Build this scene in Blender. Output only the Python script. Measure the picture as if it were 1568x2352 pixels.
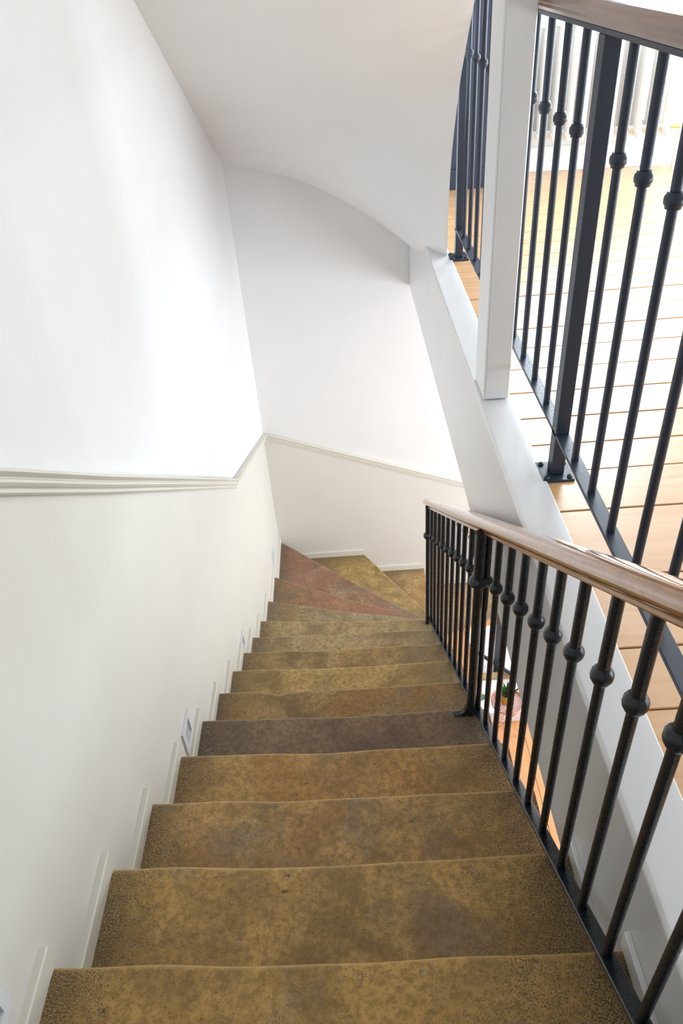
import bpy, math, random
from mathutils import Matrix, Vector
random.seed(7)
for o in list(bpy.data.objects): bpy.data.objects.remove(o, do_unlink=True)
sc = bpy.context.scene
col = sc.collection
ZO = 4.085                       # lens height above the lower floor; geometry below is written relative to the lens

# ------------------------------------------------------------------ camera
cd = bpy.data.cameras.new('camera'); cam = bpy.data.objects.new('camera', cd); col.objects.link(cam)
def axes(pitch, roll, yaw):
    p, r, y = map(math.radians, (pitch, roll, yaw))
    fw = Vector((math.sin(y)*math.cos(p), math.cos(y)*math.cos(p), -math.sin(p)))
    rt = Vector((math.cos(y), -math.sin(y), 0)); up = rt.cross(fw)
    return math.cos(r)*rt + math.sin(r)*up, -math.sin(r)*rt + math.cos(r)*up, fw
CR, CU, CF = axes(37.1542, -4.8341, -1.47495)
cam.matrix_world = Matrix(((CR.x, CU.x, -CF.x, 0), (CR.y, CU.y, -CF.y, 0), (CR.z, CU.z, -CF.z, ZO), (0, 0, 0, 1)))
cd.sensor_fit = 'VERTICAL'; cd.sensor_height = 36.0; cd.lens = 1717.87/2352*36.0
cd.clip_start = 0.02
sc.camera = cam

# ------------------------------------------------------------------ world, lights, exposure
w = bpy.data.worlds.new('sky'); sc.world = w; w.use_nodes = True
bg = w.node_tree.nodes['Background']; bg.inputs[0].default_value = (0.80, 0.90, 1.0, 1); bg.inputs[1].default_value = 1.4
sc.view_settings.view_transform = 'Standard'; sc.view_settings.look = 'None'
sc.view_settings.gamma = 1.0; sc.view_settings.use_curve_mapping = False
sc.view_settings.exposure = 0.52
def area(name, loc, rot, sx, sy, power, color=(1, 1, 1)):
    l = bpy.data.lights.new(name, 'AREA'); l.shape = 'RECTANGLE'; l.size = sx; l.size_y = sy; l.energy = power; l.color = color
    o = bpy.data.objects.new(name, l); col.objects.link(o); o.location = (loc[0], loc[1], loc[2]+ZO); o.rotation_euler = rot
    return o
HP = math.pi/2
# daylight standing in the window openings (the windows themselves are built below)
area('daylight_far_window', (1.64, 4.80, 0.45), (-HP, 0, -0.0955), 1.10, 1.35, 54, (0.84, 0.93, 1.0))
area('daylight_side_window', (2.515, 3.15, -0.50), (0, HP, 0), 1.1, 2.3, 43, (0.84, 0.93, 1.0))
area('added_near_fill', (2.515, 0.75, -0.80), (0, HP, 0), 0.6, 1.4, 12, (0.84, 0.93, 1.0))  # added fill to brighten the white post's front; its low opening is invented too
area('daylight_lower_window', (2.515, 2.55, -2.80), (0, HP, 0), 1.7, 2.6, 57, (0.92, 0.96, 1.0))

# ------------------------------------------------------------------ materials
def new_mat(name):
    m = bpy.data.materials.new(name); m.use_nodes = True
    nt = m.node_tree; return m, nt, nt.nodes['Principled BSDF']
class N:
    """short helper to chain shader nodes"""
    def __init__(s, nt): s.nt = nt
    def n(s, t, **kw):
        nd = s.nt.nodes.new(t)
        for k, v in kw.items(): setattr(nd, k, v)
        return nd
    def link(s, a, b): s.nt.links.new(a, b)
    def val(s, inp, v):
        if hasattr(v, 'links'): s.link(v, inp)
        else: inp.default_value = v
    def noise(s, vec, scale, detail=3, rough=0.55, dist=0.0):
        nd = s.n('ShaderNodeTexNoise'); s.link(vec, nd.inputs['Vector'])
        nd.inputs['Scale'].default_value = scale; nd.inputs['Detail'].default_value = detail
        nd.inputs['Roughness'].default_value = rough; nd.inputs['Distortion'].default_value = dist
        return nd.outputs['Fac']
    def ramp(s, fac, a, b, lo=0.0, hi=1.0):
        nd = s.n('ShaderNodeMapRange'); nd.clamp = True
        s.val(nd.inputs[0], fac); s.val(nd.inputs[1], a); s.val(nd.inputs[2], b); s.val(nd.inputs[3], lo); s.val(nd.inputs[4], hi)
        return nd.outputs[0]
    def math(s, op, a, b=0.0):
        nd = s.n('ShaderNodeMath', operation=op); s.val(nd.inputs[0], a); s.val(nd.inputs[1], b); return nd.outputs[0]
    def mix(s, fac, a, b, mode='MIX'):
        nd = s.n('ShaderNodeMix', data_type='RGBA', blend_type=mode)
        s.val(nd.inputs[0], fac); s.val(nd.inputs[6], a); s.val(nd.inputs[7], b); return nd.outputs[2]
    def mapping(s, vec, scale):
        nd = s.n('ShaderNodeMapping'); s.link(vec, nd.inputs[0]); nd.inputs['Scale'].default_value = scale; return nd.outputs[0]
    def bump(s, h, strength, dist, bsdf):
        nd = s.n('ShaderNodeBump'); nd.inputs['Strength'].default_value = strength; nd.inputs['Distance'].default_value = dist
        s.link(h, nd.inputs['Height']); s.link(nd.outputs[0], bsdf.inputs['Normal'])
    def pos(s): return s.n('ShaderNodeNewGeometry').outputs['Position']
    def obj(s): return s.n('ShaderNodeTexCoord').outputs['Object']
    def rand(s): return s.n('ShaderNodeObjectInfo').outputs['Random']
    def ocol(s): return s.n('ShaderNodeObjectInfo').outputs['Color']
    def attr(s, name):
        nd = s.n('ShaderNodeAttribute'); nd.attribute_name = name; return nd.outputs['Fac']
def C(r, g, b): return (r, g, b, 1)
def srgb(r, g, b):
    f = lambda c: (c/255/12.92) if c/255 <= .04045 else ((c/255+.055)/1.055)**2.4
    return (f(r), f(g), f(b), 1)

def paint(name, c, rough=0.6, var=0.05, bumps=0.15, scale=2.5):
    m, nt, b = new_mat(name); k = N(nt); p = k.pos()
    n1 = k.noise(p, scale, 4); dark = tuple(v*(1-var) for v in c[:3])+(1,)
    k.link(k.mix(k.ramp(n1, .35, .65), dark, c), b.inputs['Base Color'])
    b.inputs['Roughness'].default_value = rough
    k.bump(k.noise(p, 60, 3), bumps, 0.0015, b)
    return m
M_WHITE = paint('white_wall_paint', C(0.87, 0.87, 0.87), 0.65, 0.03)
M_CREAM = paint('cream_wall_paint', C(0.775, 0.755, 0.695), 0.45, 0.035)
M_CREAMTRIM = paint('cream_gloss_trim', C(0.77, 0.745, 0.655), 0.35, 0.03, 0.08)
M_TRIM = paint('white_gloss_trim', C(0.86, 0.865, 0.87), 0.3, 0.03, 0.08, 5)
M_SOFFIT = paint('white_soffit_plaster', C(0.89, 0.89, 0.89), 0.65, 0.03)
M_RAD = paint('white_radiator_enamel', C(0.84, 0.83, 0.80), 0.3, 0.02, 0.03)
M_PLASTIC = paint('white_light_frame', C(0.80, 0.81, 0.835), 0.3, 0.01, 0.02)
M_LENS = paint('grey_light_lens', C(0.52, 0.53, 0.57), 0.4, 0.02, 0.02)
M_NAVY = paint('navy_door_paint', srgb(48, 58, 80), 0.4, 0.08, 0.1)
M_BRASS = paint('brass_fitting', C(0.6, 0.42, 0.15), 0.3, 0.1, 0.02)

def iron(name, c, rough, chips):
    m, nt, b = new_mat(name); k = N(nt); p = k.pos()
    n = k.noise(p, 180, 4, 0.6); fine = k.noise(p, 700, 2)
    wear = k.ramp(k.noise(p, 35, 5, 0.7), 0.70, 0.76, 0, chips)
    k.link(k.mix(wear, c, C(0.10, 0.085, 0.075)), b.inputs['Base Color'])
    k.link(k.ramp(n, .3, .7, rough-.08, rough+.12), b.inputs['Roughness'])
    h = k.math('ADD', n, k.math('MULTIPLY', fine, .35))
    k.bump(h, 0.10, 0.0010, b)
    return m
M_IRON = iron('black_painted_iron', C(0.010, 0.014, 0.020), 0.26, 0.12)
M_STEEL = iron('slate_blue_painted_steel', srgb(44, 54, 70), 0.36, 0.15)

def handwood(name, c1, c2, rough):
    m, nt, b = new_mat(name); k = N(nt); p = k.pos()
    g = k.noise(k.mapping(p, (60, 3.0, 60)), 1.0, 5, 0.6, 0.4)
    big = k.noise(p, 4, 2)
    c = k.mix(k.ramp(g, .35, .7), c1, c2); c = k.mix(k.ramp(big, .4, .7, 0, .35), c, c1)
    k.link(c, b.inputs['Base Color']); b.inputs['Roughness'].default_value = rough
    b.inputs['Coat Weight'].default_value = 1.0; b.inputs['Coat Roughness'].default_value = 0.09; b.inputs['Coat IOR'].default_value = 1.7
    k.bump(g, 0.12, 0.001, b)
    return m
M_RAIL = handwood('varnished_oak_handrail', srgb(140, 84, 28), srgb(178, 118, 52), 0.28)
M_RAIL2 = handwood('dark_varnished_handrail', srgb(104, 66, 46), srgb(138, 92, 70), 0.3)

def boards(name, c1, c2, c3, along, rough, knots=True):
    m, nt, b = new_mat(name); k = N(nt); p = k.pos(); r = k.rand()
    add = k.n('ShaderNodeVectorMath', operation='ADD'); k.link(p, add.inputs[0])
    cmb = k.n('ShaderNodeCombineXYZ'); k.link(k.math('MULTIPLY', r, 37.0), cmb.inputs[0]); k.link(k.math('MULTIPLY', r, 11.0), cmb.inputs[1])
    k.link(cmb.outputs[0], add.inputs[1]); q = add.outputs[0]
    sc_ = (2.0, 34, 34) if along == 'x' else (34, 2.0, 34)
    warp = k.noise(k.mapping(q, (1.2, 5, 5) if along == 'x' else (5, 1.2, 5)), 1.0, 2)
    add2 = k.n('ShaderNodeVectorMath', operation='ADD'); k.link(k.mapping(q, sc_), add2.inputs[0])
    c3b = k.n('ShaderNodeCombineXYZ'); k.link(k.math('MULTIPLY', warp, 5.0), c3b.inputs[1 if along == 'x' else 0]); k.link(c3b.outputs[0], add2.inputs[1])
    g = k.noise(add2.outputs[0], 1.0, 4, 0.55)
    c = k.mix(k.ramp(g, .3, .7), c1, c2); c = k.mix(k.ramp(r, 0, 1, 0, .55), c, c3)
    if knots:
        v = k.n('ShaderNodeTexVoronoi'); k.link(k.mapping(q, (1.6, 4.0, 1) if along == 'x' else (4, 1.6, 1)), v.inputs['Vector']); v.inputs['Scale'].default_value = 1.0
        kn = k.ramp(v.outputs['Distance'], .03, .12, .75, 0)
        c = k.mix(kn, c, C(0.16, 0.065, 0.022))
    k.link(c, b.inputs['Base Color']); k.link(k.ramp(g, .3, .7, rough-.05, rough+.1), b.inputs['Roughness'])
    b.inputs['Coat Weight'].default_value = 0.6; b.inputs['Coat Roughness'].default_value = 0.28
    k.bump(g, 0.25, 0.0012, b)
    return m
M_PINE = boards('varnished_pine_boards', srgb(204, 156, 106), srgb(224, 182, 134), srgb(214, 168, 120), 'x', 0.30)
M_OAKFLOOR = boards('orange_laminate_planks', srgb(206, 144, 90), srgb(222, 164, 108), srgb(216, 154, 100), 'y', 0.25, False)

def stone():
    m, nt, b = new_mat('worn_ochre_stone'); k = N(nt); p = k.pos(); end = k.attr('rough_end'); edge = k.attr('worn_lit_edge')
    oi = k.n('ShaderNodeObjectInfo'); tint = oi.outputs['Color']; pink = oi.outputs['Alpha']
    mul = lambda r, g, b_: k.mix(1.0, tint, C(r, g, b_), 'MULTIPLY')
    n1 = k.noise(p, 5.5, 6, 0.62, 0.4); n2 = k.noise(p, 2.6, 3, 0.5, 0.5); n3 = k.noise(p, 11.0, 6, 0.7, 0.3); n4 = k.noise(p, 60, 6, 0.75)
    c = k.mix(k.ramp(n1, .38, .60), mul(0.60, 0.57, 0.54), mul(1.22, 1.19, 1.14))
    c = k.mix(k.ramp(n3, .50, .66, 0, .8), c, mul(1.36, 1.32, 1.26))
    c = k.mix(k.ramp(n2, .53, .68, 0, .55), c, mul(1.02, 0.74, 0.40))                          # rusty clouds
    g = k.noise(k.mapping(p, (1.3, 1, 1)), 3.7, 5, 0.62)
    c = k.mix(k.ramp(g, .56, .70, 0, .62), c, C(0.20, 0.18, 0.155))                            # grey clouds
    pk = k.noise(k.mapping(p, (1.0, 1.3, 1)), 3.1, 4, 0.6, .4)
    c = k.mix(k.math('MULTIPLY', k.ramp(pk, .42, .60), pink), c, C(0.40, 0.165, 0.105))        # red iron staining
    c = k.mix(k.ramp(n4, .40, .58, .62, 0), c, mul(0.40, 0.37, 0.33))                          # fine mottling
    # dressed, unworn ends: dark pitted grain with pale flecks
    sp = k.noise(p, 300, 4, 0.7); e2 = k.ramp(k.math('ADD', end, k.math('MULTIPLY', k.math('SUBTRACT', n3, .5), 1.3)), .16, .70)
    pit = k.ramp(k.math('SUBTRACT', sp, k.ramp(e2, 0, 1, 0.60, 0.49)), 0.0, 0.05)
    c = k.mix(k.math('MULTIPLY', e2, .6), c, mul(0.50, 0.47, 0.45))
    c = k.mix(k.math('MULTIPLY', pit, .72), c, C(0.030, 0.020, 0.010))
    fl = k.noise(p, 340, 3, 0.6); flk = k.ramp(k.math('SUBTRACT', fl, k.ramp(e2, 0, 1, .645, .565)), 0, .05, 0, .7)
    c = k.mix(flk, c, C(0.50, 0.43, 0.32))
    # thin veins and fossil holes
    ve = k.math('ABSOLUTE', k.math('SUBTRACT', k.noise(p, 3.2, 6, 0.66, 0.8), .5))
    vein = k.math('MULTIPLY', k.ramp(ve, 0.0, 0.007, .4, 0), k.ramp(n2, .45, .58))
    c = k.mix(vein, c, C(0.065, 0.034, 0.018))
    v = k.n('ShaderNodeTexVoronoi'); k.link(k.mapping(p, (1, 1.5, 1)), v.inputs['Vector']); v.inputs['Scale'].default_value = 16.0
    hole = k.math('MULTIPLY', k.ramp(k.math('ADD', v.outputs['Distance'], k.math('MULTIPLY', n4, .12)), .12, .19, 1, 0), k.ramp(n1, .47, .53))
    c = k.mix(k.math('MULTIPLY', hole, .65), c, k.mix(k.ramp(n4, .45, .55), C(0.06, 0.05, 0.042), C(0.30, 0.28, 0.27)))
    c = k.mix(k.math('MULTIPLY', edge, .45), c, mul(1.4, 1.38, 1.35))                             # polished worn arris, paler also to paint the highlight along the nosing
    k.link(c, b.inputs['Base Color'])
    k.link(k.ramp(n1, .3, .7, .36, .55), b.inputs['Roughness'])
    b.inputs['Specular IOR Level'].default_value = 0.4
    h = k.math('SUBTRACT', k.math('MULTIPLY', n3, .6), k.math('ADD', k.math('MULTIPLY', pit, .5), k.math('ADD', hole, k.math('MULTIPLY', vein, .5))))
    k.bump(h, 0.45, 0.004, b)
    return m
M_STONE = stone()

def simple(name, c, rough=0.5, sss=0):
    m, nt, b = new_mat(name); k = N(nt); p = k.pos()
    n = k.noise(p, 30, 3); k.link(k.mix(k.ramp(n, .3, .7), tuple(x*.85 for x in c[:3])+(1,), c), b.inputs['Base Color'])
    b.inputs['Roughness'].default_value = rough
    return m
M_PINK = simple('pink_powder_coat', srgb(232, 170, 156), 0.4)
M_MUSTARD = simple('mustard_ceramic', srgb(206, 160, 62), 0.35)
M_LEAF = simple('glossy_green_leaf', srgb(40, 100, 34), 0.3)
M_TEAL = simple('blue_green_leaf', srgb(86, 142, 118), 0.4)
M_SOIL = simple('dark_soil', srgb(40, 30, 22), 0.9)
M_TERRA = simple('clay_pot', srgb(190, 160, 130), 0.6)
M_OAKEDGE = simple('pale_oak_edge', srgb(182, 150, 108), 0.45)
def rugmat():
    m, nt, b = new_mat('speckled_wool'); k = N(nt); p = k.pos()
    n = k.noise(p, 95, 3, .65); k.link(k.mix(k.ramp(n, .60, .68), C(0.80, 0.80, 0.84), C(0.32, 0.32, 0.40)), b.inputs['Base Color'])
    b.inputs['Roughness'].default_value = 0.9; k.bump(k.noise(p, 300, 2), .5, .003, b); return m
M_RUG = rugmat()

# ------------------------------------------------------------------ geometry helpers
class MB:
    def __init__(s): s.v = []; s.f = []; s.m = []; s.sm = []
    def add(s, vs, fs, mi=0, smooth=False):
        o = len(s.v); s.v += [tuple(p) for p in vs]
        for f in fs: s.f.append(tuple(i+o for i in f)); s.m.append(mi); s.sm.append(smooth)
        return s
    def box(s, x0, x1, y0, y1, z0, z1, mi=0):
        vs = [(x, y, z) for z in (z0, z1) for y in (y0, y1) for x in (x0, x1)]
        return s.add(vs, [(0, 2, 3, 1), (4, 5, 7, 6), (0, 1, 5, 4), (2, 6, 7, 3), (0, 4, 6, 2), (1, 3, 7, 5)], mi)
    def bbox(s, x0, x1, y0, y1, z0, z1, b=0.004, mi=0):
        """box with chamfered edges"""
        xs, ys, zs = (x0, x1), (y0, y1), (z0, z1); vs = []; idx = {}
        for i in (0, 1):
            for j in (0, 1):
                for k in (0, 1):
                    sx, sy, sz = (1 if i == 0 else -1), (1 if j == 0 else -1), (1 if k == 0 else -1)
                    for ax in range(3):
                        q = [xs[i]+sx*b, ys[j]+sy*b, zs[k]+sz*b]; q[ax] = (xs[i], ys[j], zs[k])[ax]
                        idx[(i, j, k, ax)] = len(vs); vs.append(tuple(q))
        fs = []
        for i in (0, 1):
            fs.append(tuple(idx[(i, j, k, 0)] for j, k in ((0, 0), (0, 1), (1, 1), (1, 0))))
            fs.append(tuple(idx[(j, i, k, 1)] for j, k in ((0, 0), (1, 0), (1, 1), (0, 1))))
            fs.append(tuple(idx[(j, k, i, 2)] for j, k in ((0, 0), (0, 1), (1, 1), (1, 0))))
        for j in (0, 1):
            for k in (0, 1):
                fs.append((idx[(0, j, k, 1)], idx[(1, j, k, 1)], idx[(1, j, k, 2)], idx[(0, j, k, 2)]))
                fs.append((idx[(j, 0, k, 0)], idx[(j, 1, k, 0)], idx[(j, 1, k, 2)], idx[(j, 0, k, 2)]))
                fs.append((idx[(j, k, 0, 0)], idx[(j, k, 1, 0)], idx[(j, k, 1, 1)], idx[(j, k, 0, 1)]))
                for i in (0, 1): fs.append((idx[(i, j, k, 0)], idx[(i, j, k, 1)], idx[(i, j, k, 2)]))
        return s.add(vs, fs, mi)
    def lathe(s, prof, c=(0, 0, 0), n=16, mi=0):
        vs = []; fs = []
        for r, z in prof:
            for i in range(n):
                a = 2*math.pi*i/n; vs.append((c[0]+r*math.cos(a), c[1]+r*math.sin(a), c[2]+z))
        for j in range(len(prof)-1):
            for i in range(n):
                fs.append((j*n+i, j*n+(i+1) % n, (j+1)*n+(i+1) % n, (j+1)*n+i))
        fs.append(tuple(range(n-1, -1, -1))); fs.append(tuple((len(prof)-1)*n+i for i in range(n)))
        return s.add(vs, fs, mi, True)
    def tube(s, pts, r, n=8, mi=0):
        pts = [Vector(p) for p in pts]; vs = []; fs = []
        for i, p in enumerate(pts):
            d = (pts[min(i+1, len(pts)-1)]-pts[max(i-1, 0)]).normalized()
            a = d.cross(Vector((0, 0, 1)) if abs(d.z) < .9 else Vector((1, 0, 0))).normalized(); b = d.cross(a)
            for k in range(n):
                t = 2*math.pi*k/n; vs.append(p+r*(math.cos(t)*a+math.sin(t)*b))
        for i in range(len(pts)-1):
            for k in range(n): fs.append((i*n+k, i*n+(k+1) % n, (i+1)*n+(k+1) % n, (i+1)*n+k))
        fs.append(tuple(range(n-1, -1, -1))); fs.append(tuple((len(pts)-1)*n+k for k in range(n)))
        return s.add(vs, fs, mi, True)
    def sweep(s, prof, path, outs, mi=0, smooth=True):
        """closed profile (out, up) carried along path; outs = horizontal out vector per path point; up is world z"""
        n = len(prof); vs = []; fs = []
        for p, o in zip(path, outs):
            for a, b in prof: vs.append((p[0]+o[0]*a, p[1]+o[1]*a, p[2]+b))
        for i in range(len(path)-1):
            for k in range(n): fs.append((i*n+k, (i+1)*n+k, (i+1)*n+(k+1) % n, i*n+(k+1) % n))
        fs.append(tuple(range(n))); fs.append(tuple((len(path)-1)*n+k for k in range(n-1, -1, -1)))
        return s.add(vs, fs, mi, smooth)
    def build(s, name, mats, parent=None, origin=None, sharp=None):
        if origin is None:
            xs, ys, zs = zip(*s.v); origin = ((min(xs)+max(xs))/2, (min(ys)+max(ys))/2, min(zs))
        me = bpy.data.meshes.new(name)
        me.from_pydata([(x-origin[0], y-origin[1], z-origin[2]) for x, y, z in s.v], [], s.f)
        for m in (mats if isinstance(mats, (list, tuple)) else [mats]): me.materials.append(m)
        me.polygons.foreach_set('material_index', s.m); me.polygons.foreach_set('use_smooth', s.sm)
        import bmesh
        bm = bmesh.new(); bm.from_mesh(me); bmesh.ops.recalc_face_normals(bm, faces=bm.faces)
        if any(s.sm):
            for e in bm.edges:
                if len(e.link_faces) == 2 and e.calc_face_angle(0) > math.radians(sharp or 40): e.smooth = False
        bm.to_mesh(me); bm.free()
        return place(name, me, parent, origin)
def place(name, me, parent, origin):
    o = bpy.data.objects.new(name, me); col.objects.link(o)
    o['_o'] = tuple(origin)
    if parent is not None:
        po = parent['_o']; o.parent = parent; o.location = (origin[0]-po[0], origin[1]-po[1], origin[2]-po[2])
    else: o.location = (origin[0], origin[1], origin[2]+ZO)
    return o
def empty(name, origin):
    o = place(name, None, None, origin); o.empty_display_size = .05; return o
def tag(o, label, cat, group=None):
    o['label'] = label; o['category'] = cat
    if group: o['group'] = group
    return o
def struct(o, label=None):
    o['kind'] = 'structure'
    if label: o['label'] = label
    return o

# ------------------------------------------------------------------ key dimensions
XW, YB = -0.597, 4.365            # left wall face, end wall face
Y0, H0, G, R = 0.5652, 1.3845, 0.26693, 0.18
XE = 0.401                        # free ends of the stone steps
XF = 0.406                        # fascia under the landing edge
ZL = -1.162                       # landing floor
ZB = -4.10                        # lower floor
TOP = 2.6
def dado(y): # top of the dado rail along the left wall
    P = [(-1.6, 1.20), (1.058, -.661), (1.447, -.939), (3.043, -2.057), (YB, -2.596)]
    for (a, b), (c, d) in zip(P, P[1:]):
        if y <= c: return b+(d-b)*(y-a)/(c-a)
DW = 0.056
dado_left = [(y, dado(y)) for y in (-1.6, 0.2, 1.058, 1.447, 2.2, 3.043, 3.6, YB)]
dado_back = [(XW, -2.596), (-.55, -2.600), (-.03, -2.797), (.79, -3.105), (1.6, -3.40)]

# ------------------------------------------------------------------ setting: stairwell walls
mb = MB()
for (ya, za), (yb, zb) in zip(dado_left, dado_left[1:]):
    za -= DW/2; zb -= DW/2
    mb.add([(XW, ya, ZB), (XW, yb, ZB), (XW, yb, zb), (XW, ya, za)], [(0, 1, 2, 3)], 1)
    mb.add([(XW, ya, za), (XW, yb, zb), (XW, yb, TOP), (XW, ya, TOP)], [(0, 1, 2, 3)], 0)
mb.box(XW-.12, XW-.002, -1.6, YB+.12, ZB, TOP, 0)
struct(mb.build('wall_left', [M_WHITE, M_CREAM]), 'tall left stairwell wall, white above and cream below the dado rail')
mb = MB()
for (xa, za), (xb, zb) in zip(dado_back, dado_back[1:]):
    za -= DW/2; zb -= DW/2
    mb.add([(xa, YB, ZB), (xb, YB, ZB), (xb, YB, zb), (xa, YB, za)], [(0, 1, 2, 3)], 1)
    mb.add([(xa, YB, za), (xb, YB, zb), (xb, YB, -1.2), (xa, YB, -1.2)], [(0, 1, 2, 3)], 0)
mb.add([(XW, YB, -1.2), (.40, YB, -1.2), (.40, YB, TOP), (XW, YB, TOP)], [(0, 1, 2, 3)], 0)
mb.add([(1.6, YB, ZB), (2.5, YB, ZB), (2.5, YB, -1.2), (1.6, YB, -1.2)], [(0, 1, 2, 3)], 1)
mb.box(XW, 2.5, YB+.002, YB+.1, ZB, -1.42, 0)
struct(mb.build('wall_end', [M_WHITE, M_CREAM]), 'end wall of the stairwell behind the winding steps')
mb = MB(); mb.box(XW-.12, 2.62, -1.72, -1.6, ZB, TOP); struct(mb.build('wall_near', M_WHITE), 'white wall behind the top of the stairs')

# ------------------------------------------------------------------ landing room shell
FS = -0.0955
def fary(x): return 4.855+FS*(x-.4)
mb = MB()      # far wall with the window opening above the radiator
def farq(x0, x1, z0, z1):
    mb.add([(x0, fary(x0), z0), (x1, fary(x1), z0), (x1, fary(x1), z1), (x0, fary(x0), z1)], [(0, 1, 2, 3)])
    mb.add([(x0, fary(x0)+.14, z0), (x1, fary(x1)+.14, z0), (x1, fary(x1)+.14, z1), (x0, fary(x0)+.14, z1)], [(3, 2, 1, 0)])
WX0, WX1, WZ0, WZ1 = 1.08, 2.20, -0.25, 1.18
farq(.4, WX0, -1.4, 1.45); farq(WX1, 2.5, -1.4, 1.45); farq(WX0, WX1, -1.4, WZ0); farq(WX0, WX1, WZ1, 1.45)
struct(mb.build('wall_back', M_WHITE), 'white far wall of the landing behind the radiator')
mb = MB()
for a, b in ((WX0, WX0+.05), (WX1-.05, WX1), ((WX0+WX1)/2-.03, (WX0+WX1)/2+.03)): mb.box(a, b, fary(a)+.03, fary(a)+.09, WZ0, WZ1)
for a, b in ((WZ0, WZ0+.05), (WZ1-.05, WZ1)): mb.box(WX0, WX1, fary(1.75)+.03, fary(1.75)+.09, a, b)
struct(mb.build('window_1', M_TRIM), 'white window frame above the radiator')
mb = MB()      # right wall with window openings
def rq(y0, y1, z0, z1): mb.box(2.5, 2.62, y0, y1, z0, z1)
rq(-1.6, .05, -1.85, 1.45); rq(.05, 1.45, -1.85, -1.1); rq(.05, 1.45, -.5, 1.45); rq(1.45, 2.0, -1.85, 1.45); rq(2.0, 4.3, .05, 1.45); rq(2.0, 4.3, -1.85, -1.05); rq(4.3, 4.9, -1.85, 1.45); rq(-1.6, 1.25, ZB, -1.85); rq(3.85, 4.9, ZB, -1.85); rq(1.25, 3.85, ZB, -3.65)
struct(mb.build('wall_right', M_WHITE), 'white outer wall of the landing with windows')
for i, (y0, y1, z0, z1) in enumerate(((2.0, 4.3, -1.05, .05), (1.25, 3.85, -3.65, -1.85), (.05, 1.45, -1.1, -.5))):  # last opening and frame are added, unseen, to carry the near fill light
    mb = MB()
    for a in (y0, (y0+y1)/2-.03, y1-.06): mb.box(2.53, 2.57, a, a+.06, z0, z1)
    for a in (z0, z1-.06): mb.box(2.53, 2.57, y0, y1, a, a+.06)
    struct(mb.build('window_%d' % (i+2), M_TRIM), 'unseen white window frame in the outer wall')
mb = MB(); mb.box(.50, 2.5, -1.6, 5.0, 1.45, 1.55); struct(mb.build('ceiling', M_WHITE), 'white ceiling over the landing')
mb = MB(); mb.box(XW, .50, -1.6, YB, TOP, TOP+.08); mb.box(.49, .50, -1.6, 3.35, 1.45, TOP); struct(mb.build('ceiling_stairwell', M_WHITE), 'white ceiling over the stairwell')
# wall beside the navy door
mb = MB(); mb.box(.395, 1.10, 4.54, 4.62, -1.4, 1.45); mb.box(1.06, 1.10, 4.6201, 4.80, -1.4, 1.45)
struct(mb.build('wall_door', M_WHITE), 'white wall around the navy door')

# landing slab, fascia, white edge trim
mb = MB(); mb.box(.52, 2.5, -1.6, 4.9, -1.42, -1.188); fl = struct(mb.build('floor', M_TRIM), 'landing floor of varnished pine boards')
seams = [-.9, -.72, -.56, -.38, -.22, -.05, .12, .30, .49, .68, .866, 1.018, 1.23, 1.472, 1.646, 1.781, 1.928, 2.085, 2.245, 2.403, 2.56, 2.716, 2.868, 3.016, 3.18, 3.336, 3.493, 3.655, 3.809, 3.974, 4.14, 4.307, 4.509, 4.70, 4.88]
for a, b in zip(seams, seams[1:]):
    mb = MB(); g = .0022
    mb.bbox(.503, 2.498, a+g, b-g, -1.187, ZL+random.uniform(-.0008, .0008), .0016); mb.build('floor_board', M_PINE, fl)
mb = MB()
prof = [(XF+.09, -1.16), (XF+.006, -1.155), (XF+.002, -1.156), (XF-.002, -1.160), (XF-.004, -1.166), (XF-.003, -1.174), (XF, -1.180), (XF, -1.65), (XF+.115, -1.65), (XF+.115, -1.19), (XF+.096, -1.19), (XF+.096, -1.156)]
prof[0] = (XF+.094, -1.1545)
n = len(prof); ys = (-1.6, 4.36); vs = [(x, y, z) for y in ys for x, z in prof]
mb.add(vs, [(k, n+k, n+(k+1) % n, (k+1) % n) for k in range(n)]+[tuple(range(n)), tuple(range(2*n-1, n-1, -1))], 0, True)
struct(mb.build('trim_1', M_TRIM, sharp=30), 'white painted fascia and edge board of the landing')

# soffit of the upper flight (helical underside)
inner = [(.49, -1.6, 2.30), (.49, 0.0, 1.62), (.49, 1.5, .74), (.49, 2.3, .27), (.49, 2.893, -.173), (.49, 3.001, -.277), (.49, 3.148, -.425), (.49, 3.253, -.587), (.49, 3.33, -.72), (.49, 3.367, -.83), (.488, 3.384, -.96), (.486, 3.384, -1.166)]
outer = [(XW, -1.6, 2.45), (XW, 0.0, 1.58), (XW, 1.5, .70), (XW, 2.3, .24), (XW, 2.897, -.099), (XW, 3.45, -.405), (XW, 4.1, -.765), (XW, YB, -.905), (-.387, YB, -.945), (-.16, YB, -1.02), (.073, YB, -1.155), (.243, YB, -1.27), (XF-.004, YB, -1.41)]
def resample(P, n, w=None):
    P = [Vector(p) for p in P]; L = [0]
    for a, b in zip(P, P[1:]): L.append(L[-1]+(b-a).length)
    out = []
    for i in range(n):
        t = L[-1]*i/(n-1); j = 0
        while j < len(L)-2 and L[j+1] < t: j += 1
        u = (t-L[j])/max(L[j+1]-L[j], 1e-9); out.append(P[j].lerp(P[j+1], u))
    return out
def smooth(P, it=6):
    for _ in range(it):
        P = [P[0]]+[(P[i-1]+2*P[i]+P[i+1])/4 for i in range(1, len(P)-1)]+[P[-1]]
    return P
ni = 64
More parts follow.
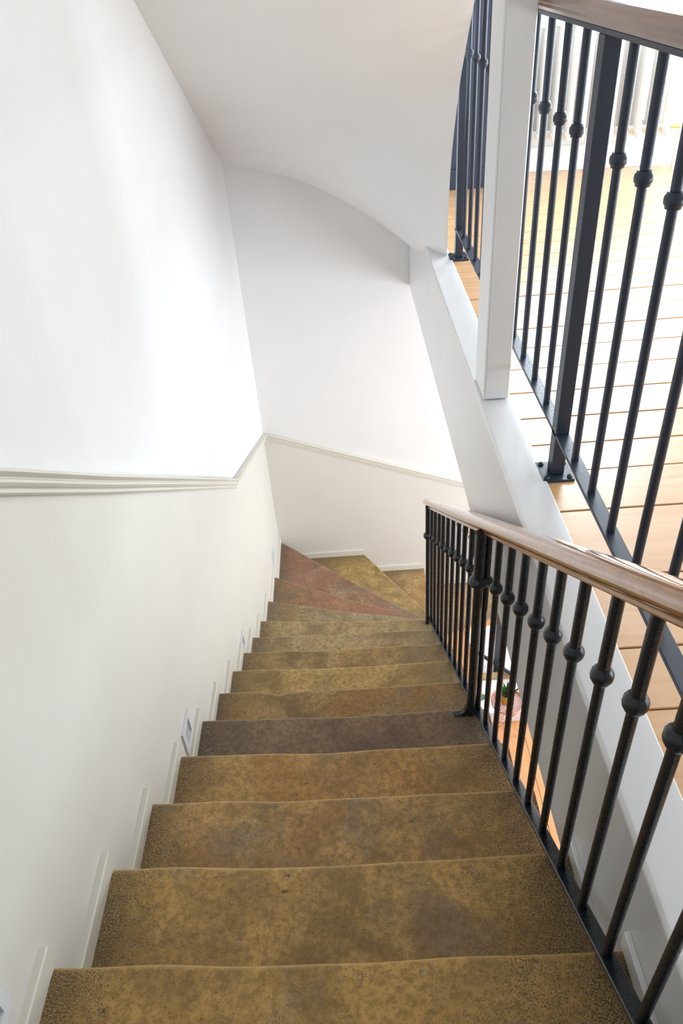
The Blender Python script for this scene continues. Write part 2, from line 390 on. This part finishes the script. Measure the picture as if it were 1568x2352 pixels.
# equal parameter at the straight part, faster along the outside in the turn
ia = resample(inner[:5], 24)+smooth(resample(inner[4:], ni-24+1), 5)[1:]
oa = resample(outer[:5], 24)+resample(outer[4:8], 17)[1:]+smooth(resample(outer[7:], ni-24-16+1), 8)[1:]
q0, q1, q2 = Vector((.486, 3.384, -1.166)), Vector((XF-.004, 3.41, -1.172)), Vector((XF-.004, YB, -1.41))
lastr = []
for j in range(33):
    u = (j/32)**1.25; lastr.append(q0*(1-u)**2+q1*2*u*(1-u)+q2*u*u)
rows = []
for i in range(ni):
    a, b = ia[i], oa[i]; t = max(0.0, (i-(ni-34))/33.0); t = t*t*(3-2*t)
    row = []
    for j in range(33):
        u = j/32; q = a.lerp(b, u); row.append(q+(lastr[j]-lastr[0].lerp(lastr[32], u))*t)
    rows.append(row)
mb = MB(); vs = [p for r_ in rows for p in r_]; m_ = 33
up = [p+Vector((0, 0, .22)) for p in vs]; nv = len(vs)
fs = [(i*m_+j, i*m_+j+1, (i+1)*m_+j+1, (i+1)*m_+j) for i in range(ni-1) for j in range(m_-1)]
mb.add(vs, fs, 0, True)
mb.add(up, fs, 0, True)
rim = [(i*m_) for i in range(ni)]
mb.add([vs[k] for k in rim]+[up[k] for k in rim], [(i, i+1, ni+i+1, ni+i) for i in range(ni-1)], 0, False)
e = (ni-1)*m_
mb.add([vs[e+j] for j in range(m_)]+[up[e+j] for j in range(m_)], [(j, j+1, m_+j+1, m_+j) for j in range(m_-1)], 0, False)
struct(mb.build('ceiling_soffit', M_SOFFIT, sharp=60), 'curved white underside of the flight above')

# white post standing on the landing edge
root = tag(empty('white_post', (.453, 2.115, -1.155)), 'square white painted post standing on the landing edge', 'post')
mb = MB(); mb.bbox(.414, .492, 2.042, 2.192, -1.152, .32, .003); mb.build('shaft', M_TRIM, root)
mb = MB(); mb.bbox(.4195, .4235, 2.0405, 2.043, -1.15, .32, .0005); mb.build('cover_strip', M_TRIM, root)

# lower floor
mb = MB(); mb.box(XW, 2.5, -1.6, YB, ZB-.12, ZB-.012); lf = struct(mb.build('floor_lower', M_TRIM), 'lower floor of orange wooden planks')
x = -.59
while x < 2.4:
    mb = MB(); mb.bbox(x+.0012, x+.1188, -1.598, YB-.002, ZB-.012, ZB, .001); mb.build('floor_plank', M_OAKFLOOR, lf); x += .12
mb = MB(); mb.box(.52, 2.5, -1.6, YB, -1.62, -1.43); struct(mb.build('ceiling_lower', M_WHITE), 'white ceiling of the room below')

# ------------------------------------------------------------------ stone staircase
def nos(k): return Y0+k*G
nose = {}
for k in range(-1, 9): nose[k] = ((XW+.006, nos(k)), (XE, nos(k)-.025))
nose[-2] = ((XW+.006, -1.55), (XE, -1.55))
nose[9] = ((XW+.006, 2.995), (.40, 2.918))
nose[10] = ((XW+.006, 3.345), (.395, 3.085))
nose[11] = ((XW+.006, 3.765), (.392, 3.262))
nose[12] = ((XW+.006, 4.355), (.400, 3.442))
nose[13] = ((.028, YB-.006), (.440, 3.685))
nose[14] = ((.480, YB-.006), (.520, 3.80))
nose[15] = ((1.20, YB-.006), (1.12, 4.03))
tints = {-1: (164, 132, 76), 0: (182, 144, 74), 1: (186, 148, 80), 2: (188, 149, 86), 3: (188, 149, 84), 4: (134, 112, 84), 5: (170, 137, 82), 6: (190, 157, 92), 7: (172, 143, 86), 8: (176, 151, 104), 9: (184, 159, 106), 10: (172, 151, 112), 11: (172, 138, 98), 12: (166, 135, 110), 13: (188, 158, 92), 14: (190, 156, 104), 15: (184, 153, 110)}
stairs = tag(empty('stone_staircase', (-.1, .5, ZB)), 'worn ochre stone staircase winding down along the cream wall', 'staircase')
def step(k):
    z = -H0-k*R; rnd = random.Random(100+k)
    (al, ar), (bl, br) = (nose[k-1] if k > -1 else nose[-2]), nose[k]
    al, ar, bl, br = Vector(al), Vector(ar), Vector(bl), Vector(br)
    nu = 56; deep = .19 if k < 15 else .02
    ph = [rnd.uniform(0, 6.28) for _ in range(6)]; amp = [rnd.uniform(.4, 1) for _ in range(6)]
    def wob(u): return sum(amp[i]*math.sin(ph[i]+u*(3+4.3*i)) for i in range(6))/4
    mb = MB(); vs = []; rough = []; edge = []
    for i in range(nu+1):
        u = i/nu; A = al.lerp(ar, u); B = bl.lerp(br, u); d = (B-A); L = d.length; d = d.normalized() if L > 1e-6 else Vector((0, 1))
        mid = math.exp(-((u-.47)/.27)**2)
        chip = .0
        if k == 5: chip = .018*math.exp(-((u-.245)/.035)**2)
        out = .0035*wob(u)-chip+(.010 if k < 15 else 0)-.006*mid
        wear = .0045*mid+.0012*wob(u+3)
        back = A-d*.045
        Bn = B+d*out
        rr = min(.016, L*.3)
        prof = [(back, 0), (A.lerp(Bn, .15), 0), (A.lerp(Bn, .4), -wear*.25), (A.lerp(Bn, .65), -wear*.55), (Bn-d*rr*2.2, -wear*.9)]
        for t in range(6):
            a = t/5*math.pi/2
            prof.append((Bn-d*rr*(1-math.sin(a)), -wear-rr*.55*(1-math.cos(a))))
        prof += [(Bn-d*.006, -.05), (Bn-d*.03, -.062), (Bn-d*.03, -deep), (back, -deep)]
        e = max(math.exp(-u/.10), math.exp(-(1-u)/.17))
        for j, (p, dz) in enumerate(prof):
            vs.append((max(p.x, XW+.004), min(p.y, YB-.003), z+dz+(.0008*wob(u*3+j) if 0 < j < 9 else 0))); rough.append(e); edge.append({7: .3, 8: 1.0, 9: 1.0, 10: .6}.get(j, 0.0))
    n = len(vs)//(nu+1)
    fs = [(i*n+j, i*n+(j+1) % n, (i+1)*n+(j+1) % n, (i+1)*n+j) for i in range(nu) for j in range(n)]
    mb.add(vs, fs+[tuple(range(n)), tuple(nu*n+j for j in range(n-1, -1, -1))], 0, True)
    o = mb.build('step', M_STONE, stairs, sharp=50)
    at = o.data.attributes.new('rough_end', 'FLOAT', 'POINT'); at.data.foreach_set('value', rough)
    at = o.data.attributes.new('worn_lit_edge', 'FLOAT', 'POINT'); at.data.foreach_set('value', edge)
    tr, tg, tb = tints[k]; lum = .3*tr+.59*tg+.11*tb
    o.color = srgb(tr*.88+lum*.12, tg*.88+lum*.12, tb*.88+lum*.12)[:3]+({11: .85, 12: .60, 13: .05, 4: .10}.get(k, 0.0),)
    return o
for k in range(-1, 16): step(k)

# ------------------------------------------------------------------ stepped skirting
def baseboard(parent, p, q, out, z, h=.050, t=.0155, ext0=0.0, ext1=.03):
    p, q = Vector(p), Vector(q); d = (q-p).normalized(); p = p-d*ext0; q = q+d*ext1
    mb = MB(); pr = [(0, 0), (t, 0), (t, h-.003), (t-.003, h), (0, h)]
    mb.sweep(pr, [(p.x, p.y, z), (q.x, q.y, z)], [out, out], 0, False); mb.build('skirting_board', M_CREAMTRIM, parent)
bl_ = struct(empty('baseboard_left', (XW, .5, ZB)), 'stepped cream skirting along the left wall')
for k in range(-1, 13):
    a = (nose[k-1] if k > -1 else ((XW, -1.5), 0))[0]; b = nose[k][0]
    baseboard(bl_, (XW, a[1]), (XW, b[1]), (1, 0), -H0-k*R-.002, ext0=-.002, ext1=.022 if k < 12 else 0)
bb_ = struct(empty('baseboard_end', (.3, YB, ZB)), 'cream skirting along the end wall behind the winding steps')
for k in (13, 14, 15):
    a = nose[k-1][0]; b = nose[k][0]
    baseboard(bb_, (a[0]+.002, YB), (b[0], YB), (0, -1), -H0-k*R-.002, .05, .012, 0, 0)
br_ = struct(empty('baseboard_right', (XF, .5, -1.5)), 'short white skirting pieces on the landing fascia beside the top steps')
for k in (-1, 0, 1):
    mb = MB(); y0_ = nose[k-1][1][1] if k > -1 else -.3; y1_ = nose[k][1][1]+.02
    mb.bbox(XF-.010, XF+.001, y0_, y1_, -H0-k*R, -H0-k*R+.045, .002); mb.build('skirting_board', M_TRIM, br_)
bk_ = MB(); 
for x0_, x1_ in ((1.11, 2.49),):
    bk_.add([], [])
    vs = []
    for x_ in (x0_, x1_):
        y_ = fary(x_); vs += [(x_, y_-.001, ZL), (x_, y_-.018, ZL), (x_, y_-.018, ZL+.125), (x_, y_-.012, ZL+.135), (x_, y_-.001, ZL+.135)]
    bk_.add(vs, [(k, k+1, 5+k+1, 5+k) for k in range(4)]+[(0, 1, 2, 3, 4), (9, 8, 7, 6, 5)])
struct(bk_.build('baseboard_back', M_TRIM), 'white skirting below the radiator')

# ------------------------------------------------------------------ dado rail
prof = [(-.002, -DW), (.008, -DW), (.013, -.051), (.013, -.044), (.010, -.040), (.017, -.037), (.021, -.030), (.020, -.024), (.016, -.021), (.016, -.018), (.024, -.014), (.028, -.008), (.027, -.003), (.022, 0), (-.002, 0)]
path = [(XW, y, z) for y, z in dado_left[:-1]]+[(XW, YB, -2.596)]+[(x, YB, z) for x, z in dado_back[1:]]
outs = [(1, 0)]*(len(dado_left)-1)+[(1, -1)]+[(0, -1)]*(len(dado_back)-1)
mb = MB(); mb.sweep(prof, path, outs)
struct(mb.build('trim_2', M_CREAMTRIM, sharp=35), 'moulded cream dado rail following the stairs')

# ------------------------------------------------------------------ recessed step lights in the left wall
def step_light(y, z, s, label):
    root = tag(empty('step_light', (XW, y, z-s/2)), label, 'wall light', 'square step lights along the left wall')
    x0, x1 = XW-.001, XW+.007; h = s/2; i = s*.30
    mb = MB()
    for a, b, c, d in ((y-h, y+h, z+i, z+h), (y-h, y+h, z-h, z-i), (y-h, y-i, z-i, z+i), (y+i, y+h, z-i, z+i)): mb.box(x0, x1, a, b, c, d)
    mb.build('frame', M_PLASTIC, root)
    mb = MB(); mb.box(x0, x0+.002, y-i, y+i, z-i, z+i); mb.build('lens', M_LENS, root)
step_light(.432, -1.232, .105, 'square white step light beside the nearest step, cut by the picture edge')
step_light(1.507, -1.988, .105, 'square white step light beside the dark brown step')
step_light(2.508, -2.655, .098, 'small square white step light halfway down the left wall')
step_light(3.905, -3.300, .105, 'square white step light beside the reddish winding steps')

# ------------------------------------------------------------------ iron stair railing
XR = .362
def zr(y): return -1.364-.680*(y-.533)+.006
def zh(y): return -1.092-.682*(y-1.258)
sr = tag(empty('stair_railing', (XR, 1.4, -3.1)), 'black wrought iron stair railing with varnished oak handrail', 'railing')
mb = MB(); pts = [(XR, y, zr(y)) for y in (-.2, .6, 1.4, 2.2, 2.93)]
mb.sweep([(-.014, -.010), (.014, -.010), (.0145, -.002), (.012, .0), (-.012, .0), (-.0145, -.002)], pts, [(1, 0)]*5, 0, False); mb.build('bottom_rail', M_IRON, sr)
# handrail
hp = [(XR, y) for y in (-.25, .3, .8, 1.3, 1.8, 2.2, 2.5, 2.7, 2.85, 2.95)]
path = [(x, y, zh(y)) for x, y in hp]+[(.367, 3.04, -2.31), (.385, 3.13, -2.375), (.425, 3.215, -2.45), (.485, 3.27, -2.555), (.557, 3.295, -2.655), (.64, 3.30, -2.765), (.723, 3.30, -2.877), (.85, 3.30, -3.02), (1.0, 3.30, -3.15)]
outs = []
for i, p in enumerate(path):
    a = Vector(path[max(i-1, 0)][:2]); b = Vector(path[min(i+1, len(path)-1)][:2]); d = (b-a).normalized(); outs.append((d.y, -d.x))
prof = []
for a, b in ((-.017, .000), (.017, .000), (.0185, .004), (.017, .009), (.019, .014), (.027, .019), (.031, .026), (.0315, .034), (.028, .043), (.020, .050), (.010, .054), (-.010, .054), (-.020, .050), (-.028, .043), (-.0315, .034), (-.031, .026), (-.027, .019), (-.019, .014), (-.017, .009), (-.0185, .004)): prof.append((a, b))
mb = MB(); mb.sweep(prof, path, outs); mb.build('handrail', M_RAIL, sr, sharp=50)
HB = .762; KN = .585
def collar_prof(r, z): return [(r*.55, z-.020), (r*.72, z-.016), (r*.82, z-.012), (r*.97, z-.006), (r, z), (r*.96, z+.006), (r*.82, z+.011), (r*.70, z+.013), (r*.62, z+.016), (r*.5, z+.017)]
mb = MB(); mb.lathe([(.0086, 0), (.0088, KN), (.0100, KN), (.0100, HB)], n=12); me_bal = mb.build('baluster', M_IRON, sr, (0, 0, 0)); mb = MB(); mb.lathe(collar_prof(.0185, 0), n=16); me_col = mb.build('collar', M_IRON, me_bal, (0, 0, 0), sharp=60)
mesh_bal, mesh_col = me_bal.data, me_col.data
bpy.data.objects.remove(me_col); bpy.data.objects.remove(me_bal)
for y in [.05, .17, .29, .41, .535, .647, .762, .885, 1.0, 1.11, 1.233, 1.353, 1.48, 1.60, 1.717, 1.846, 1.968, 2.087, 2.217, 2.345, 2.478, 2.60, 2.735, 2.862]:
    b_ = place('baluster', mesh_bal, sr, (XR, y, zr(y)-.001)); place('collar', mesh_col, b_, (XR, y, zr(y)+KN))
def newel(x, y, r, zfoot, rk):
    zb = zr(y); L = zb-zfoot
    mb = MB(); mb.lathe([(r*.86, -L), (r*.86, KN), (r, KN), (r, HB+.004)], (x, y, zb), 14); o = mb.build('newel_post', M_IRON, sr)
    mb = MB(); mb.lathe(collar_prof(rk, 0), (x, y, zb+KN), 20); mb.build('collar', M_IRON, o, sharp=60); return o
n1 = newel(.338, 1.597, .0165, -H0-4*R-.004, .029)
mb = MB()   # forged foot curling onto the stone
fo = [(.351, -2.02), (.324, -2.02), (.322, -2.06), (.314, -2.083), (.300, -2.097), (.280, -2.1025), (.280, -2.109), (.351, -2.109)]; nf = len(fo)
mb.add([(x_, y_, z_) for y_ in (1.588, 1.606) for x_, z_ in fo], [tuple(range(nf)), tuple(range(2*nf-1, nf-1, -1))]+[(q, nf+q, nf+(q+1) % nf, (q+1) % nf) for q in range(nf)]); mb.build('foot', M_IRON, n1)
newel(.347, 2.90, .0135, -H0-9*R-.004, .024)

# ------------------------------------------------------------------ landing railing
XL = .535; ZBR = -1.03; ZHB = -.166
lr = tag(empty('landing_railing', (XL, 1.6, ZL)), 'slate blue steel landing railing with dark wooden handrail', 'railing')
mb = MB(); mb.bbox(XL-.017, XL+.017, -.9, 3.385, ZBR-.010, ZBR, .0012); mb.build('bottom_rail', M_STEEL, lr)
mb = MB(); mb.bbox(XL-.018, XL+.018, -.9, 3.40, ZHB, ZHB+.010, .0012); mb.build('top_rail', M_STEEL, lr)
prof = [(-.019, .010), (.019, .010), (.027, .013), (.030, .020), (.0285, .026), (.031, .032), (.031, .042), (.026, .052), (.014, .058), (-.014, .058), (-.026, .052), (-.031, .042), (-.031, .032), (-.0285, .026), (-.030, .020), (-.027, .013)]
mb = MB(); mb.sweep(prof, [(XL, -.95, ZHB), (XL, 1.0, ZHB), (XL, 2.4, ZHB), (XL, 3.45, ZHB)], [(1, 0)]*4); mb.build('handrail', M_RAIL2, lr, sharp=35)
HL = ZHB-ZBR; KL = .672
mb = MB(); mb.lathe([(.0088, 0), (.0088, KL), (.0094, KL), (.0094, HL)], n=12); o1 = mb.build('baluster', M_STEEL, lr, (0, 0, 0))
mb = MB(); r_ = .0168; mb.lathe([(r_*.6, -.014), (r_*.78, -.013), (r_*.80, -.009), (r_*.96, -.006), (r_, 0), (r_*.96, .006), (r_*.80, .009), (r_*.78, .013), (r_*.6, .014)], n=16); o2 = mb.build('collar', M_STEEL, o1, (0, 0, 0), sharp=60)
mL, mC = o1.data, o2.data; bpy.data.objects.remove(o2); bpy.data.objects.remove(o1)
ys = [.10, .24, .38, .52, .66, .80, .945, 1.085, 1.228, 1.368, 1.505, 1.788, 1.928, 2.075, 2.22, 2.365, 2.51, 2.655, 2.80, 2.945, 3.09, 3.235]
for y in ys:
    b_ = place('baluster', mL, lr, (XL, y, ZBR)); place('collar', mC, b_, (XL, y, ZBR+KL))
for y in (-.10, 1.64, 3.365):
    mb = MB(); mb.bbox(XL-.017, XL+.017, y-.020, y+.020, ZL+.008, ZHB, .002); p_ = mb.build('post', M_STEEL, lr)
    mb = MB(); mb.bbox(XL-.044, XL+.040, y-.045, y+.045, ZL, ZL+.008, .001); q_ = mb.build('base_plate', M_STEEL, p_)
    for dx in (-.031, .029):
        for dy in (-.033, .033):
            mb = MB(); mb.lathe([(.0075, 0), (.0075, .003), (.005, .006), (.0025, .0065), (.002, .004)], (XL+dx, y+dy, ZL+.008), 10); mb.build('bolt', M_STEEL, p_)

# ------------------------------------------------------------------ radiator
rd = tag(empty('column_radiator', (1.5, 4.66, -.98)), 'white cast column radiator on the far landing wall', 'radiator')
def ry(x): return fary(x)-.13
rx = [1.10+.0755*i for i in range(11)]
for x in rx:
    mb = MB(); yc = ry(x)
    for dy in (-.05, 0, .05):
        mb.lathe([(.006, -.972), (.012, -.965), (.0145, -.95), (.0145, -.40), (.012, -.385), (.006, -.378)], (x, yc+dy, 0), 10)
    for z in (-.935, -.415):
        mb.tube([(x, yc-.055, z), (x, yc+.055, z)], .0185, 10)
        mb.tube([(x-.038, yc, z), (x+.038, yc, z)], .016, 10)
    mb.build('section', M_RAD, rd)
mb = MB(); xv = rx[-1]+.06; mb.tube([(xv-.03, ry(xv), -.935), (xv+.03, ry(xv), -.935)], .011, 10); mb.build('valve', M_BRASS, rd)
mb = MB(); mb.tube([(xv+.03, ry(xv), -.92), (xv+.03, ry(xv), ZL)], .008, 10); mb.build('pipe', M_RAD, rd)
mb = MB(); xv = rx[0]-.03; mb.lathe([(.012, -.45), (.024, -.44), (.025, -.39), (.020, -.375), (.008, -.37)], (xv+.005, ry(xv)-.06, 0), 14); mb.build('thermostat_head', M_RAD, rd)
for x_ in (rx[1], rx[-2]):
    mb = MB(); mb.box(x_-.01, x_+.01, ry(x_)+.05, fary(x_), -.93, -.91); mb.build('bracket', M_RAD, rd)

# navy door
mb = MB(); mb.bbox(.56, 1.05, 4.50, 4.54, ZL+.004, .86, .003); d_ = struct(mb.build('door_1', M_NAVY), 'navy blue door at the far end of the landing')
mb = MB(); mb.bbox(.56, 1.05, 4.492, 4.501, ZL+.006, -1.058, .002); mb.build('kick_board', M_NAVY, d_)
mb = MB(); mb.bbox(.56, 1.05, 4.494, 4.501, -1.050, .80, .002); mb.build('panel', M_NAVY, d_)

# ------------------------------------------------------------------ things on the lower floor
rug = MB(); rq_ = [(.75, 3.425), (1.9, 3.425), (1.9, 3.98), (.75, 3.86)]
rug.add([(x_, y_, ZB+h_) for h_ in (.0005, .012) for x_, y_ in rq_], [(3, 2, 1, 0), (4, 5, 6, 7), (0, 1, 5, 4), (1, 2, 6, 5), (2, 3, 7, 6), (3, 0, 4, 7)])
tag(rug.build('rug', M_RUG), 'white speckled rug on the lower floor beyond the plant stand', 'rug')
gr = tag(empty('lower_railing', (.9, 3.4, ZB)), 'dark steel post and rail on the floor below', 'railing')
mb = MB(); mb.tube([(.73, 3.54, -3.95), (1.06, 3.177, -3.95)], .014, 6); mb.build('bottom_rail', M_STEEL, gr)
mb = MB(); mb.bbox(.856, .886, 3.386, 3.416, ZB, -3.46, .002); mb.build('post', M_STEEL, gr)
be = tag(empty('low_bench', (.95, 3.1, ZB)), 'low white bench with pale wooden back edge behind the plant stand', 'bench')
mb = MB(); mb.bbox(.60, 1.35, 3.03, 3.30, ZB, ZB+.10, .003); mb.build('body', M_TRIM, be)
mb = MB(); mb.bbox(.60, 1.35, 3.30, 3.345, ZB, ZB+.125, .003); mb.build('back_edge', M_OAKEDGE, be)
# pink plant stand
SX, SY, SZ = .832, 2.905, -3.74
ps = tag(empty('plant_stand', (SX, SY, ZB)), 'pink perforated metal plant stand with thin crossed legs', 'plant stand')
mb = MB()
nr, na = 9, 40
# perforated tray: woven ring and spoke bars
for i in range(-9, 10):
    t = i*.0098; L = math.sqrt(max(.0, .092**2-t*t))
    mb.box(SX-L, SX+L, SY+t-.0022, SY+t+.0022, SZ, SZ+.002); mb.box(SX+t-.0022, SX+t+.0022, SY-L, SY+L, SZ, SZ+.002)
mb.build('tray', M_PINK, ps)
mb = MB(); mb.lathe([(.092, 0), (.097, 0), (.099, .02), (.096, .02), (.092, .002)], (SX, SY, SZ), 36); 
mb.f = [f for f in mb.f if len(f) == 4]; mb.m = mb.m[:len(mb.f)]; mb.sm = mb.sm[:len(mb.f)]
mb.build('rim', M_PINK, ps)
for i in range(4):
    a = math.pi/4+i*math.pi/2; b = a+2.5
    mb = MB(); mb.tube([(SX+.092*math.cos(a), SY+.092*math.sin(a), SZ), (SX+.085*math.cos(b), SY+.085*math.sin(b), ZB+.002)], .0032, 6); mb.build('leg', M_PINK, ps)
# mustard pot with pointed leaves
pp = tag(empty('potted_plant', (SX-.005, SY+.005, SZ+.003)), 'green pointed-leaf plant in a mustard pot on the pink stand', 'plant')
px, py, pz = SX-.005, SY+.005, SZ+.003
mb = MB(); mb.lathe([(.030, 0), (.034, .002), (.041, .075), (.042, .080), (.038, .080), (.036, .070), (.01, .068)], (px, py, pz), 24); mb.build('pot', M_MUSTARD, pp)
mb = MB(); mb.lathe([(.005, .066), (.0365, .067), (.036, .069), (.004, .071)], (px, py, pz), 20); mb.build('soil', M_SOIL, pp)
def leaf(name, root_, base, tip, wd, mat, par, sag=.0):
    base, tip = Vector(base), Vector(tip); d = tip-base; side = d.cross(Vector((0, 0, 1)))
    if side.length < 1e-4: side = Vector((1, 0, 0))
    side.normalize(); nrm = side.cross(d).normalized(); mb = MB(); vs = []; nseg = 7
    for i in range(nseg+1):
        t = i/nseg; w_ = wd*math.sin(math.pi*min(1, t*.92+.08))**.8*(1-.25*t)
        c = base+d*t+Vector((0, 0, -sag*t*t)); vs += [c-side*w_+nrm*w_*.35, c, c+side*w_+nrm*w_*.35, c-nrm*.0012]
    fs = []
    for i in range(nseg):
        o = i*4
        for q, r2 in ((0, 1), (1, 2), (2, 3), (3, 0)): fs.append((o+q, o+r2, o+4+r2, o+4+q))
    fs += [(3, 2, 1, 0), tuple(nseg*4+q for q in (0, 1, 2, 3))]
    mb.add(vs, fs, 0, True); return mb.build(name, mat, par)
rn = random.Random(3)
for i in range(16):
    a = i*2.4; rr = .006+.018*rn.random(); L = .05+.05*rn.random(); sp = .25+.65*rn.random()
    leaf('leaf', pp, (px+rr*math.cos(a), py+rr*math.sin(a), pz+.068), (px+(rr+L*sp)*math.cos(a), py+(rr+L*sp)*math.sin(a), pz+.068+L*.9), .008+.003*rn.random(), M_LEAF, pp)
qx, qy = .635, 2.93
rp = tag(empty('leafy_plant', (qx, qy, ZB)), 'plant with broad blue-green leaves beside the pink stand', 'plant')
mb = MB(); mb.lathe([(.05, 0), (.055, .003), (.07, .13), (.072, .14), (.066, .14), (.063, .125), (.01, .122)], (qx, qy, ZB), 24); mb.build('pot', M_TERRA, rp)
mb = MB(); mb.tube([(qx, qy, ZB+.12), (qx+.005, qy, ZB+.25), (qx, qy+.01, ZB+.36)], .004, 7); mb.build('stem', M_LEAF, rp)
for i, (a, h, L) in enumerate(((.3, .36, .10), (2.2, .34, .10), (4.2, .30, .11), (5.5, .27, .10), (1.2, .24, .11), (3.2, .22, .10))):
    leaf('leaf', rp, (qx, qy, ZB+h), (qx+L*math.cos(a), qy+L*math.sin(a), ZB+h+.03), .03, M_TEAL, rp, .03)

for o in bpy.data.objects:
    if '_o' in o: del o['_o']
